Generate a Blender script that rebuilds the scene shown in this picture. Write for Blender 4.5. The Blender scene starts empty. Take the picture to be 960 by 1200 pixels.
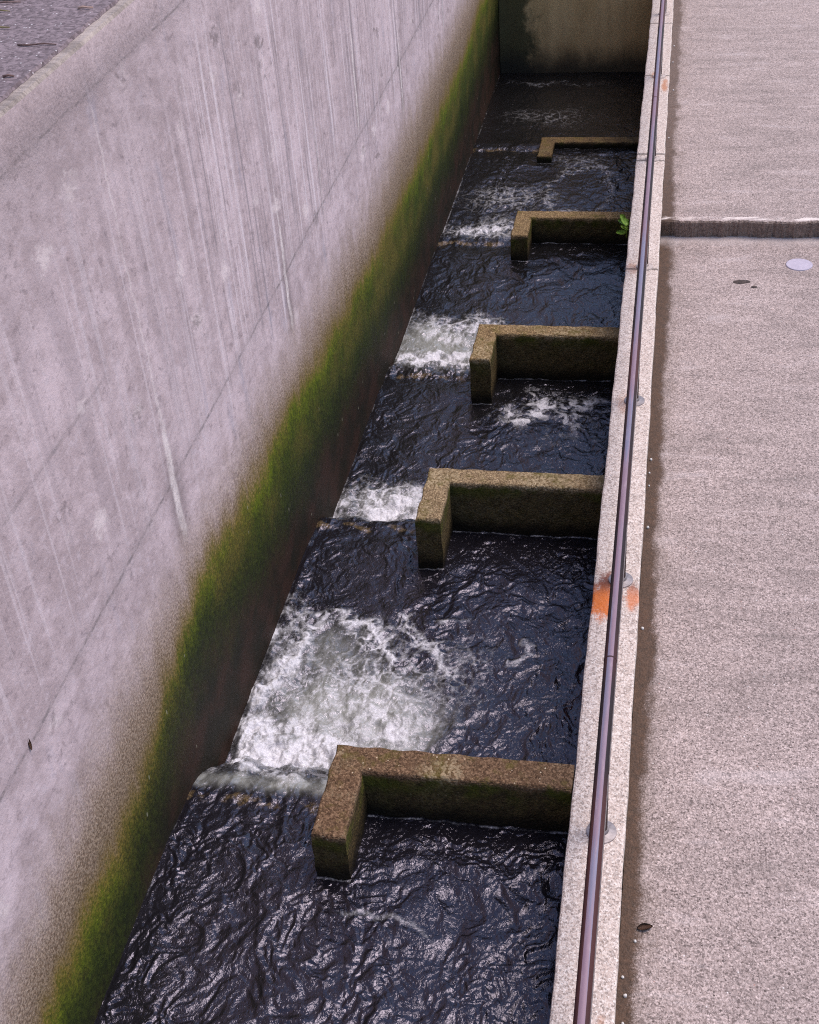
import bpy, bmesh, math, random
import numpy as np
from mathutils import Vector, Matrix

random.seed(7)
rng = np.random.default_rng(11)
scene = bpy.context.scene
COL = scene.collection

# ------------------------------------------------------------------ helpers
def tag(o, label=None, cat=None, group=None, kind=None):
    if label: o['label'] = label
    if cat: o['category'] = cat
    if group: o['group'] = group
    if kind or cat: o['kind'] = kind or 'thing'
    return o

def link(name, me, parent=None, mats=()):
    o = bpy.data.objects.new(name, me)
    COL.objects.link(o)
    if parent is not None: o.parent = parent
    for m in mats: me.materials.append(m)
    return o

def from_bm(name, bm, mats, parent=None, smooth=False):
    me = bpy.data.meshes.new(name)
    bm.normal_update()
    bm.to_mesh(me); bm.free()
    if smooth:
        for p in me.polygons: p.use_smooth = True
    return link(name, me, parent, mats)

def grid_mesh(name, X, Y, Z, smooth=True):
    """mesh from 2-D arrays"""
    n, m = X.shape
    co = np.stack([X, Y, Z], -1).reshape(-1, 3).astype(np.float32)
    i = np.arange(n * m).reshape(n, m)
    q = np.stack([i[:-1, :-1], i[:-1, 1:], i[1:, 1:], i[1:, :-1]], -1).reshape(-1, 4)
    me = bpy.data.meshes.new(name)
    me.vertices.add(len(co)); me.vertices.foreach_set('co', co.ravel())
    me.loops.add(q.size); me.loops.foreach_set('vertex_index', q.ravel().astype(np.int32))
    me.polygons.add(len(q))
    me.polygons.foreach_set('loop_start', (np.arange(len(q)) * 4).astype(np.int32))
    me.polygons.foreach_set('loop_total', np.full(len(q), 4, np.int32))
    me.update(calc_edges=True)
    if smooth: me.polygons.foreach_set('use_smooth', np.ones(len(q), bool))
    me.validate()
    return me

def fattr(me, name, arr):
    a = me.attributes.new(name, 'FLOAT', 'POINT')
    a.data.foreach_set('value', np.asarray(arr, np.float32).ravel())

def sstep(a, b, x):
    t = np.clip((x - a) / (b - a), 0, 1)
    return t * t * (3 - 2 * t)

# numpy gradient noise
_perm = rng.permutation(512).astype(np.int64)
_perm = np.concatenate([_perm, _perm, _perm])
_ga = rng.random(512) * 2 * np.pi
_gx, _gy = np.cos(_ga), np.sin(_ga)
def perlin(x, y):
    xi = np.floor(x).astype(np.int64); yi = np.floor(y).astype(np.int64)
    xf = x - xi; yf = y - yi
    u = xf ** 3 * (xf * (xf * 6 - 15) + 10); v = yf ** 3 * (yf * (yf * 6 - 15) + 10)
    def g(ix, iy, dx, dy):
        h = _perm[(_perm[ix & 511] + iy) & 511]
        return _gx[h] * dx + _gy[h] * dy
    a = g(xi, yi, xf, yf); b = g(xi + 1, yi, xf - 1, yf)
    c = g(xi, yi + 1, xf, yf - 1); d = g(xi + 1, yi + 1, xf - 1, yf - 1)
    return 1.5 * ((a + u * (b - a)) * (1 - v) + (c + u * (d - c)) * v)
def fbm(x, y, o=4, gain=.5, lac=2.03):
    s = 0; a = 1
    for k in range(o):
        s = s + a * perlin(x + 17.3 * k, y - 9.1 * k); x = x * lac; y = y * lac; a *= gain
    return s
def ridged(x, y, o=3, gain=.5):
    s = 0; a = 1; t = 0
    for k in range(o):
        s = s + a * (1 - np.abs(perlin(x + 31.7 * k, y + 5.3 * k)) * 1.6); t += a
        x = x * 2.1; y = y * 2.1; a *= gain
    return s / t

# ------------------------------------------------------------------ node helper
class NT:
    def __init__(s, name, bump_d=0.01):
        s.m = bpy.data.materials.new(name); s.m.use_nodes = True
        s.t = s.m.node_tree; s.t.nodes.clear()
        s.out = s.t.nodes.new('ShaderNodeOutputMaterial')
        s.b = s.t.nodes.new('ShaderNodeBsdfPrincipled')
        s.t.links.new(s.b.outputs[0], s.out.inputs[0])
    def n(s, ty, **kw):
        nd = s.t.nodes.new(ty)
        for k, v in kw.items(): setattr(nd, k, v)
        return nd
    def put(s, sock, v):
        if isinstance(v, E): s.t.links.new(v.s, sock)
        elif isinstance(v, (tuple, list)) and sock.type == 'RGBA' and len(v) == 3: sock.default_value = (*v, 1)
        else: sock.default_value = v
    def math(s, op, *a, clamp=False):
        nd = s.n('ShaderNodeMath', operation=op, use_clamp=clamp)
        for i, v in enumerate(a): s.put(nd.inputs[i], v)
        return E(s, nd.outputs[0])
    def pos(s):
        nd = s.n('ShaderNodeTexCoord'); sp = s.n('ShaderNodeSeparateXYZ')
        s.t.links.new(nd.outputs['Object'], sp.inputs[0])
        return [E(s, sp.outputs[i]) for i in range(3)]
    def normal(s):
        nd = s.n('ShaderNodeNewGeometry'); sp = s.n('ShaderNodeSeparateXYZ')
        s.t.links.new(nd.outputs['True Normal'], sp.inputs[0])
        return [E(s, sp.outputs[i]) for i in range(3)]
    def vec(s, x, y, z=0.0):
        nd = s.n('ShaderNodeCombineXYZ')
        for i, v in enumerate((x, y, z)): s.put(nd.inputs[i], v)
        return E(s, nd.outputs[0])
    def noise(s, v, scale=1., detail=3., rough=.55, dist=0.):
        nd = s.n('ShaderNodeTexNoise')
        s.put(nd.inputs['Vector'], v); nd.inputs['Scale'].default_value = scale
        nd.inputs['Detail'].default_value = detail; nd.inputs['Roughness'].default_value = rough
        nd.inputs['Distortion'].default_value = dist
        return E(s, nd.outputs[0])
    def vor(s, v, scale=1., feature='F1', rand=1.):
        nd = s.n('ShaderNodeTexVoronoi', feature=feature)
        s.put(nd.inputs['Vector'], v); nd.inputs['Scale'].default_value = scale
        nd.inputs['Randomness'].default_value = rand
        d = E(s, nd.outputs['Distance'])
        if feature == 'F1':
            sp = s.n('ShaderNodeSeparateXYZ'); s.t.links.new(nd.outputs['Color'], sp.inputs[0])
            return d, [E(s, sp.outputs[i]) for i in range(3)]
        return d
    def step(s, a, b, x):       # smoothstep a->b gives 0->1 (a may exceed b)
        nd = s.n('ShaderNodeMapRange', interpolation_type='SMOOTHSTEP')
        s.put(nd.inputs['Value'], x)
        inv = a > b
        lo, hi = (b, a) if inv else (a, b)
        nd.inputs['From Min'].default_value = lo; nd.inputs['From Max'].default_value = hi
        nd.inputs['To Min'].default_value = 1. if inv else 0.; nd.inputs['To Max'].default_value = 0. if inv else 1.
        return E(s, nd.outputs['Result'])
    def mix(s, f, a, b, mode='MIX'):
        nd = s.n('ShaderNodeMix', data_type='RGBA', blend_type=mode)
        s.put(nd.inputs[0], f); s.put(nd.inputs[6], a); s.put(nd.inputs[7], b)
        return E(s, nd.outputs[2])
    def scale(s, col, f):       # multiply a colour by a scalar
        nd = s.n('ShaderNodeVectorMath', operation='SCALE')
        s.put(nd.inputs[0], col) if isinstance(col, E) else setattr(nd.inputs[0], 'default_value', col)
        s.put(nd.inputs['Scale'], f)
        return E(s, nd.outputs[0])
    def attr(s, name, col=False):
        nd = s.n('ShaderNodeAttribute', attribute_name=name)
        return E(s, nd.outputs['Color' if col else 'Fac'])
    def objcol(s):
        return E(s, s.n('ShaderNodeObjectInfo').outputs['Color'])
    def bump(s, h, dist=.01, strength=1.):
        nd = s.n('ShaderNodeBump'); nd.inputs['Distance'].default_value = dist
        nd.inputs['Strength'].default_value = strength
        s.put(nd.inputs['Height'], h)
        s.t.links.new(nd.outputs[0], s.b.inputs['Normal'])
    def set(s, **kw):
        for k, v in kw.items(): s.put(s.b.inputs[k.replace('_', ' ')], v)
        return s.m
class E:
    def __init__(s, t, sock): s.t = t; s.s = sock
    def __add__(s, o): return s.t.math('ADD', s, o)
    __radd__ = __add__
    def __sub__(s, o): return s.t.math('SUBTRACT', s, o)
    def __rsub__(s, o): return s.t.math('SUBTRACT', o, s)
    def __mul__(s, o): return s.t.math('MULTIPLY', s, o)
    __rmul__ = __mul__
    def __pow__(s, o): return s.t.math('POWER', s, o)
    def abs(s): return s.t.math('ABSOLUTE', s)
    def max(s, o): return s.t.math('MAXIMUM', s, o)
    def min(s, o): return s.t.math('MINIMUM', s, o)

# ------------------------------------------------------------------ dimensions (metres; z = 0 is the kerb top)
W = 1.832                # channel width, far wall face at x = -W
KW = .238                # kerb width
XB = -1.093              # outer face of the wing walls
T = .153                 # baffle thickness
S = .53                  # wing length
BY = [4.015, 6.550, 8.802, 11.381, 13.762]          # downstream face of each baffle
BT = [.002, -.221, -.459, -.697, -.920]             # top of each baffle
WL = [-.290, -.600, -.848, -.955, -.998, -1.022]    # water level in each pool
WT = 3.042               # top of the tall wall
YE = 16.1                # end wall
YN, YF = -5.0, 22.0      # extents along the channel

# ------------------------------------------------------------------ materials
def wall_material():
    t = NT('stained_concrete'); x, y, z = t.pos()
    v = t.vec(x, y, z)
    big = t.noise(v, 1.1, 4, .6)
    mid = t.noise(t.vec(x, y * 2.5, z * 1.2), 2.2, 4, .6)
    s1 = t.noise(t.vec(1.3, y * 7, z * .38), 1, 4, .55, .15)
    s2 = t.noise(t.vec(5.3, y * 30, z * .5), 1, 3, .55, .1)
    fine = t.noise(v, 130, 3, .85)
    grit = t.noise(v, 60, 4, .7)
    trow = t.noise(t.vec(2.2, y * 3.2 + z * 2.4, z * 5 - y * .5), 2.1, 5, .7, .6)   # trowel sweeps
    rub = t.noise(t.vec(4.2, y * 9 + z * 5, z * 12 - y * 3), 1.6, 5, .75, .4)
    c = t.mix(t.step(.39, .61, big * .30 + mid * .30 + trow * .40), (.43, .330, .345), (.64, .505, .535))
    c = t.mix(t.step(.54, .66, rub) * .60, c, (.62, .505, .545))
    c = t.mix(t.step(.46, .32, rub) * .60, c, (.25, .19, .205))
    c = t.mix(t.step(.60, .80, fine) * .35, c, (.66, .57, .60))
    c = t.mix(t.step(.42, .22, fine) * .38, c, (.20, .155, .165))
    # run-off streaks, strongest in the middle length of the wall
    lenm = t.step(-.1, .25, z - .5 - 1.9 * (t.noise(t.vec(0., y * 14, 3.), 1, 2, .5) - .25))
    zone = lenm * t.step(4.6, 6.4, y + big) * t.step(.30, .55, t.noise(t.vec(6., y * 1.1, z * .7), 1.5, 3, .6)) * t.step(3.0, 2.4, z) * t.step(.55, 1.05, z + mid * .3)
    zone2 = t.step(2.9, 2.2, z) * t.step(.9, 1.5, z)
    c = t.mix(t.step(.50, .66, s1 + (rub - .5) * .25 + (trow - .5) * .2) * .34 * zone2, c, (.27, .21, .228))
    c = t.mix(t.step(.54, .70, s2) * .7 * zone, c, (.255, .215, .238))
    c = t.mix(t.step(.48, .33, s2) * .9 * zone.max(zone2 * .45), c, (.70, .59, .63))
    c = t.mix(t.step(.40, .26, s1) * .40 * zone2, c, (.58, .505, .55))
    # cool bluish smears
    c = t.mix(t.step(.6, .75, t.noise(t.vec(3, y * 3, z * .9), 1.7, 3, .6)) * .4, c, (.36, .34, .42))
    # short white lime drips
    d, rc = t.vor(t.vec(0.5, y * 13, z * 3.1), 1)
    c = t.mix(t.step(.17, .08, d + fine * .06) * t.step(.80, .86, rc[0]) * t.step(.9, 1.3, z) * .65, c, (.66, .58, .60))
    ds, rs = t.vor(t.vec(y * 2.6 + z * 1.6, z * 3.4 - y * .8, 2.), 1)
    c = t.mix(t.step(.26, .06, ds + (rub - .5) * .9 + (fine - .5) * .15) * t.step(.45, .55, rs[2]) * .7, c, (.78, .65, .66))
    c = t.mix(t.step(.22, .04, ds + (trow - .5) * .9 + (fine - .5) * .1) * t.step(.55, .62, rs[0]) * .6, c, (.17, .13, .135))
    # pin holes
    d2, rc2 = t.vor(t.vec(0.5, y, z * .8), 23)
    hole = t.step(.10, .05, d2 + fine * .03) * t.step(.78, .82, rc2[0])
    c = t.mix(hole * .8, c, (.07, .055, .055))
    # dark smudges
    sm = t.noise(t.vec(8, y * 4 + z, z * 3), 1.9, 5, .7, 1.1)
    c = t.mix(t.step(.64, .70, sm) * t.step(.38, .55, big) * .55, c, (.17, .135, .14))
    # coarse darker top band of the last pour
    wob = (grit - .5) * .10 + (mid - .5) * .3
    band = t.step(2.80, 2.90, z + wob)
    c = t.mix(band * .32, c, t.mix(t.step(.35, .65, grit), (.17, .125, .125), (.50, .39, .40)))
    gr = t.step(2.2, 3.0, z + (mid - .5)) * t.step(6.6, 4.0, y)
    c = t.mix(gr * .30, c, (.27, .21, .215))
    # pour joints
    jn = t.noise(t.vec(2, y * 3, 0.), 1, 4, .6)
    for zj, w, k in ((1.118, .014, .62), (1.90, .016, .38), (2.875, .009, .5)):
        dz = (z - zj + (jn - .5) * .03 + (rub - .5) * .012).abs()
        if zj == 1.90: k = t.step(4.4, 3.8, y) * k
        c = t.mix(t.step(w, w * .2, dz + (grit - .5) * .010) * k * (t.step(.42, .60, rub) * .85 + .15), c, (.13, .105, .105))
        c = t.mix(t.step(w * 6, 0., dz) * k * .35 * t.step(.3, .6, trow), c, (.22, .185, .195))
    # cracks with pale lime, dark damp halo
    wv = (t.noise(t.vec(9, 0., z * 2.4), 1.6, 5, .65) - .5)
    crk = [(4.485, .72, 2.95, .030, .75), (6.50, .70, 3.0, .020, .85), (8.57, 1.10, 3.0, .015, .75), (10.1, .66, 3.0, .018, .8),
           (12.2, .66, 3.0, .014, .6), (2.35, 1.0, 3.0, .012, .5), (7.45, .95, 2.6, .008, .35), (9.3, .9, 2.8, .009, .4)]
    pale = None; crack = None
    for yc, z0, z1, w, k in crk:
        dy = (y - yc + wv * .10 + (rub - .5) * .012).abs()
        end = t.step(z0, z0 + .12, z) * t.step(z1, z1 - .1, z)
        lo = t.step(z0 + 1.0, z0 + .45, z)              # lime gathers at the low end
        wid = t.step(1.0, .35, t.math('DIVIDE', dy, lo * w * 1.1 + w * .35 + mid * .004))
        p = wid * end * (lo * .62 + .38 * t.step(.35, .55, mid)) * (.55 + .45 * t.step(.38, .6, rub)) * k
        pale = p if pale is None else pale.max(p)
        q = t.step(w * 5.0, w * .4, dy) * end * t.step(z0 + .75, z0 + .30, z) * k
        crack = q if crack is None else crack.max(q)
    c = t.mix(crack * .72, c, (.17, .13, .135))
    c = t.mix((pale * (.6 + t.step(.3, .6, fine) * .6)).min(1.), c, (.86, .75, .74))
    # slime bands: heights relative to the drawn boundaries
    gt, gb, bt = t.attr('green_top'), t.attr('green_bottom'), t.attr('brown_top')
    patch0 = t.noise(t.vec(5, y * .9, z * .6), 1.6, 4, .6)
    run = t.noise(t.vec(4, y * 10, z * 2.2), 1, 4, .6)
    e = (run - .5) * .20 + (patch0 - .5) * .30 + (grit - .5) * .22 + (mid - .5) * .22
    fb = t.step(.30, -.22, bt + e * .8)
    peb = t.noise(v, 85, 2, .6)
    tan = t.mix(t.step(.36, .66, peb), (.17, .110, .075), (.40, .30, .235))
    c = t.mix(fb * .95, c, t.scale(tan, 1.12))
    c = t.mix(t.step(.0, -.42, bt + e * .5) * .65, c, t.mix(t.step(.35, .65, peb), (.085, .050, .022), (.23, .155, .085)))
    fy = t.step(.20, -.03, gt + e * .9)
    c = t.mix(fy * .85, c, t.mix(t.step(.35, .65, grit), (.085, .055, .005), (.250, .165, .018)))
    fg = t.step(.08, -.07, gt + e)
    tuft = t.noise(t.vec(x, y, z * .8), 40, 5, .75)
    patch = t.step(.30, .62, t.noise(t.vec(6, y * 1.3, z * 1.6), 1.4, 4, .6))
    young = t.step(-.20, -.03, gt + e) * (patch * .8 + .2)
    gcol = t.mix(t.step(.30, .70, tuft), t.mix(young, (.014, .024, .001), (.040, .058, .002)), t.mix(young, (.050, .074, .002), (.135, .175, .003)))
    c = t.mix(fg * (patch * .45 + .5), c, gcol)
    fd = t.step(.20, -.16, gb + e * .9)
    dk = t.mix(t.step(.35, .68, tuft), (.006, .010, .001), (.026, .036, .003))
    c = t.mix(fd * .93, c, dk)
    fr = t.step(-.05, -.42, gb + e * 1.1)
    rd = t.mix(t.step(.35, .65, t.noise(t.vec(7, y * 2.2, z * 3), 1.3, 4, .65)), (.011, .008, .004), (.036, .015, .010))
    c = t.mix(fr * .92, c, rd)
    c = t.mix(t.step(.62, .80, fine) * fg * .40, c, (.11, .085, .040))
    fl, rl = t.vor(t.vec(3., y, z * .45), 20)
    c = t.mix(t.step(.14, .09, fl) * t.step(.93, .95, rl[1]) * fy * .6, c, (.30, .28, .20))
    c = t.scale(c, .89 + fine * .24 + grit * .16)
    rough = t.math('SUBTRACT', .92, fd * .25)
    t.bump(fine * .2 + grit * (.25 + fb * .9 + band * .25) + t.noise(v, 28, 3, .6) * .5 + tuft * fg * .45 + hole * -1.2, .007, .9)
    return t.set(Base_Color=c, Roughness=rough, Specular_IOR_Level=.25)

def top_material():
    t = NT('worn_wall_top'); x, y, z = t.pos()
    a = t.noise(t.vec(x * 4, y * 40, z), 1.5, 4, .7); b = t.noise(t.vec(x, y, z), 6, 4, .6); f = t.noise(t.vec(x, y, z), 120, 3, .7)
    c = t.mix(t.step(.3, .7, a * .5 + b * .5), (.20, .16, .145), (.55, .45, .41))
    c = t.mix(t.step(.62, .70, a) * .6, c, (.16, .13, .13))
    t.bump(a + f, .006, .8)
    return t.set(Base_Color=t.scale(c, .75 + f * .5), Roughness=.9)

def aggregate(t, v, cols, scale):
    """exposed aggregate: small stones of mixed colours in cement"""
    wn = t.noise(v, scale * .8, 2, .6)
    nd = t.n('ShaderNodeVectorMath', operation='MULTIPLY_ADD'); t.put(nd.inputs[0], wn)
    nd.inputs[1].default_value = (.010, -.008, .006); t.put(nd.inputs[2], v); v = E(t, nd.outputs[0])
    d, rc = t.vor(v, scale)
    d2, rc2 = t.vor(v, scale * 2.1)
    dm, rm = t.vor(v, scale * 1.45)
    lo, md, hi = cols
    md = t.mix(t.step(.55, .95, rm[0]) * .55, md, hi)
    md = t.mix(t.step(.40, .05, rm[0]) * .60, md, lo)
    st = t.mix(rc[0], lo, hi)
    st2 = t.mix(rc2[1], lo, hi)
    c = t.mix(t.step(.5, .32, d) * t.step(.5, .62, rc[2]) * .9, t.mix(t.step(.45, .3, d2) * .8, md, st2), st)
    return c, d, d2, rc

def deck_material():
    t = NT('aggregate_paving'); x, y, z = t.pos(); v = t.vec(x, y, z)
    c, d, d2, rc = aggregate(t, v, ((.045, .029, .025), (.365, .280, .258), (.78, .62, .58)), 88)
    b1 = t.noise(v, 1.3, 5, .65); b2 = t.noise(t.vec(x * 1.1, y * 4.2, z), 1.6, 5, .65, .5); f = t.noise(v, 140, 3, .8)
    g = t.noise(v, 38, 4, .75)
    c = t.mix(t.step(.52, .72, f) * .45, c, (.70, .60, .59))
    c = t.mix(t.step(.47, .28, f) * .5, c, (.10, .075, .072))
    c = t.scale(c, .42 + b2 * .70 + b1 * .50)
    c = t.mix(t.step(.56, .70, b2) * .28, c, (.56, .485, .485))
    c = t.mix(t.step(.48, .30, b2 * .6 + b1 * .4) * .32, c, (.20, .165, .150))
    # odd coloured stones
    d3, r3 = t.vor(v, 42)
    c = t.mix(t.step(.16, .10, d3) * t.step(.972, .976, r3[0]), c, (.46, .235, .19))
    c = t.mix(t.step(.18, .12, d3) * t.step(.965, .97, r3[1]), c, (.80, .74, .72))
    c = t.mix(t.step(.20, .12, d3) * t.step(.965, .97, r3[2]), c, (.08, .062, .06))
    # brown silt washed up against the kerb, ragged edge
    nx, ny, nz = t.normal()
    ed = t.noise(t.vec(x * 2, y, z), 5, 5, .7); ed2 = t.noise(t.vec(1., y, 2.), 1.1, 3, .5)
    silt = t.step(.03, -.02, x - .318 + (ed - .5) * .12 + (ed2 - .5) * .12 + (f - .5) * .09)
    far = t.step(9.5, 12.5, y)
    c = t.mix(silt * (.95 - far * .25), c, t.mix(t.step(.35, .7, g * .5 + f * .5), (.015, .006, .003), (.150, .072, .040)))
    c = t.mix(t.step(.12, .0, x - .30 + (ed - .5) * .4) * .30, c, (.15, .10, .07))
    # riser: shade of the upright face painted in, below a scuffed pale nosing
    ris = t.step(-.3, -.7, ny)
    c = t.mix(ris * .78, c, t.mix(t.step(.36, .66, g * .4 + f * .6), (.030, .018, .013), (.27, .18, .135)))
    nose = t.step(9.790, 9.775, y + (g - .5) * .05 + (ed - .5) * .05) * t.step(9.71, 9.74, y) * t.step(-.06, -.03, z)
    c = t.mix(nose * t.step(.50, .66, t.noise(t.vec(x * 2.6, y * 9, 1.), 2.2, 4, .65) + x * .12 - .05) * .95, c, (.86, .74, .69))
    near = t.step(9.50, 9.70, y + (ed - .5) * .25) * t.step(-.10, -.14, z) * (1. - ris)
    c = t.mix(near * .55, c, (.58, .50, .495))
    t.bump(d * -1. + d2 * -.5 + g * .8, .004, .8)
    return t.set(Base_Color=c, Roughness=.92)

def kerb_material():
    t = NT('pale_aggregate_kerb'); x, y, z = t.pos(); v = t.vec(x, y, z)
    c, d, d2, rc = aggregate(t, v, ((.17, .125, .11), (.64, .51, .45), (.96, .86, .81)), 80)
    b = t.noise(v, 2.2, 4, .6); f = t.noise(v, 150, 3, .8); g = t.noise(v, 14, 4, .7)
    c = t.scale(c, .82 + b * .34)
    c = t.mix(t.step(.58, .75, g) * .3, c, (.54, .42, .33))
    c = t.mix(t.step(.60, .70, f) * .55, c, (.13, .10, .09))
    c = t.mix(t.step(.42, .30, f) * .5, c, (.95, .86, .83))
    # the sides are dark and slimy
    side = t.step(-.03, -.14, z + (g - .5) * .12)
    c = t.mix(side, c, t.mix(g, (.035, .026, .015), (.10, .078, .045)))
    # rust washed off the post fixings
    def blot(px, py, rx, ry, k, seed):
        n = t.noise(t.vec(x * 9, y * 5, seed), 2.2, 4, .65) - .5
        dx = (x - px) * (1 / rx); dy = (y - py + n * .12) * (1 / ry)
        r = t.math('SQRT', dx * dx + dy * dy)
        return t.step(1.12, .48, r + n * 1.7 + (f - .5) * 1.5 + (g - .5) * .9) * k
    r1 = blot(.050, 5.165, .095, .20, 1.0, 1.).max(blot(.205, 5.17, .042, .12, .75, 2.))
    rcol = t.mix(t.step(5.15, 5.30, y), (.66, .145, .006), (.20, .045, .022))
    c = t.mix(r1 * .92, c, rcol)
    r2 = blot(.195, 12.70, .035, .22, .8, 3.).max(blot(.085, 12.98, .03, .10, .6, 4.)).max(blot(.06, 8.85, .05, .12, .42, 5.)).max(blot(.19, 2.7, .03, .10, .4, 6.)).max(blot(.07, 7.0, .05, .12, .32, 7.))
    c = t.mix(r2, c, (.50, .20, .09))
    # hairline cracks near the construction joint
    wv = t.noise(t.vec(x * 8, 3., 0.), 1.4, 4, .6) - .5
    for yc, a in ((10.86, .10), (11.0, .02), (12.98, .03), (8.84, .06), (14.62, .04)):
        c = t.mix(t.step(.020, .006, (y - yc + wv * a).abs()) * t.step(.35, .5, g + .05) * .75, c, (.08, .06, .05))
    t.bump(d * -1. + f * .6 + g * .5, .004, .8)
    return t.set(Base_Color=c, Roughness=.9)

def baffle_material():
    t = NT('slimed_aggregate'); x, y, z = t.pos(); v = t.vec(x, y, z)
    h = t.attr('above_water'); d_top = t.attr('below_top')
    tint = t.objcol()
    c, d, d2, rc = aggregate(t, v, ((.050, .032, .020), (.190, .128, .078), (.52, .39, .26)), 75)
    g = t.noise(v, 9, 5, .65); f = t.noise(v, 130, 3, .8); b = t.noise(v, 2.6, 4, .6)
    c = t.scale(c, .55 + f * .5 + b * .3)
    c = t.mix(1., c, tint, 'MULTIPLY')
    c = t.mix(t.step(.50, .66, b + (f - .5) * .3) * .55, c, t.scale(t.mix(t.step(.3, .7, rc[1]), (.11, .075, .03), (.48, .38, .24)), 1.))
    # lichen and moss on the upper arris and in the corner
    c = t.mix(t.step(.50, .68, g) * .55, c, (.10, .085, .012))
    d3, r3 = t.vor(v, 55)
    c = t.mix(t.step(.25, .14, d3) * t.step(.90, .93, r3[0]), c, (.60, .48, .34))
    mossy = t.step(.012, .05, d_top + (g - .5) * .08)
    gm = t.noise(v, 34, 5, .7)
    c = t.mix(mossy * .80, c, t.mix(t.step(.36, .70, gm * .6 + f * .4), (.014, .010, .003), (.115, .085, .026)))
    gz = mossy * t.step(.17, .05, d_top + (b - .5) * .2) * t.step(.40, .60, t.noise(v, 4.5, 4, .65))
    c = t.mix(gz * .60, c, t.mix(gm, (.030, .044, .002), (.105, .120, .006)))
    c = t.mix(mossy * t.step(.62, .74, f) * .35, c, (.28, .22, .12))
    # permanently wet strip just above the water
    wet = t.step(.15, .02, h + (g - .5) * .12)
    c = t.mix(wet * .92, c, (.007, .005, .003))
    t.bump(d * -1. + gm * mossy * 1.2 + f * .4, .006, .9)
    return t.set(Base_Color=c, Roughness=t.math('SUBTRACT', .9, wet * .3), Specular_IOR_Level=.2)

def end_material():
    t = NT('mossy_shaded_concrete'); x, y, z = t.pos(); v = t.vec(x, y, z)
    g = t.noise(v, 7, 5, .65); f = t.noise(v, 90, 3, .75); b = t.noise(t.vec(x * 2.2, y, z * .8), 1.6, 5, .6)
    c = t.mix(t.step(.3, .7, b * .5 + f * .5), (.44, .27, .11), (.70, .47, .23))
    c = t.mix(t.step(.35, .7, t.noise(t.vec(x * 5, 0., z * .5), 1.5, 3, .6)) * .2, c, (.20, .13, .07))
    moss = t.step(-1.30, -1.50, x + (g - .5) * .45 + (b - .5) * .5)
    c = t.mix(moss * .85, c, t.mix(g, (.010, .016, .004), (.034, .048, .012)))
    low = t.step(-.60, -1.0, z + (b - .5) * .35 + (g - .5) * .15)
    c = t.mix(low * .9, c, (.022, .018, .013))  # darker towards the water: channel shade painted into the colour
    t.bump(f + g, .006, .7)
    return t.set(Base_Color=c, Roughness=.85)

def sill_material():
    t = NT('wet_sill'); x, y, z = t.pos(); v = t.vec(x, y, z)
    g = t.noise(v, 22, 4, .65)
    c = t.mix(g, (.03, .018, .008), (.20, .12, .045))
    t.bump(g, .02, .9)
    return t.set(Base_Color=c, Roughness=.35)

def asphalt_material():
    t = NT('asphalt'); x, y, z = t.pos(); v = t.vec(x, y, z)
    d, rc = t.vor(v, 75); b = t.noise(v, 3, 4, .6); f = t.noise(v, 110, 3, .8)
    c = t.mix(rc[0], (.115, .082, .090), (.28, .21, .228))
    c = t.scale(c, .70 + b * .25 + f * .35)
    c = t.mix(t.step(.33, .20, d) * t.step(.93, .95, rc[1]), c, (.72, .66, .68))
    c = t.mix(t.step(.58, .72, t.noise(v, 3, 4, .6)) * .25, c, (.25, .195, .19))
    t.bump(d * -1 + f, .002, .6)
    return t.set(Base_Color=c, Roughness=.9)

def water_material():
    t = NT('foaming_water'); x, y, z = t.pos(); v = t.vec(x, y, z)
    foam, milk = t.attr('foam'), t.attr('milk')
    n1 = t.noise(v, 26, 3, .6, .8); n2 = t.noise(v, 75, 3, .7)
    bub, rb = t.vor(v, 105)
    lace = t.attr('lace')
    wx = t.noise(v, 5, 3, .6) - .5; wy = t.noise(t.vec(x + 7.3, y, z), 5, 3, .6) - .5
    vw = t.vec(x + wx * .16, y * .9 + wy * .16, 0.)
    e1 = t.vor(vw, 9.5, 'DISTANCE_TO_EDGE'); e2 = t.vor(vw, 24, 'DISTANCE_TO_EDGE')
    thread = t.step(.20, .0, e1 + (n2 - .5) * .20 + (n1 - .5) * .12) * .62 + t.step(.26, .0, e2 + (n2 - .5) * .3) * .42
    fo = foam + lace * (thread * .85 + .22)
    fm = t.step(.20, 1.12, fo + (n2 - .5) * .42 + (n1 - .5) * .40 + (bub - .4) * .18)
    ml = t.step(.10, 1.0, milk + foam * .35 + (n1 - .5) * .25)
    deep = t.mix(t.step(-.5, -1.0, z), (.0100, .0088, .0125), (.0095, .0088, .0095))
    c = t.mix(ml * .85, deep, (.37, .37, .345))
    lp = t.attr('lip')
    c = t.mix(t.step(.25, .8, lp + (n1 - .5) * .8) * .8, c, t.mix(t.step(.35, .65, n2), (.035, .022, .008), (.21, .145, .075)))
    white = t.mix(t.step(.3, .7, n2), (.56, .545, .59), (.84, .82, .86))
    c = t.mix(fm, c, white)
    spot = t.step(.20, .10, bub) * t.step(.90, .94, rb[0]) * t.step(.02, .14, milk + foam + lace * .4)
    c = t.mix(spot * .8, c, (.68, .67, .70))
    ss = t.math('ADD', fm * .5, .06)
    rp = (t.noise(t.vec(x * 1.3, y, z), 48, 2, .55, 1.0) - .5).abs() * -2.
    t.bump(rp * .55 + n2 * (.10 + fm * 1.4), .005, .8)
    return t.set(Base_Color=c, Roughness=ss, IOR=1.45, Specular_IOR_Level=1., Specular_Tint=(.83, .78, 1., 1.))

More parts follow.
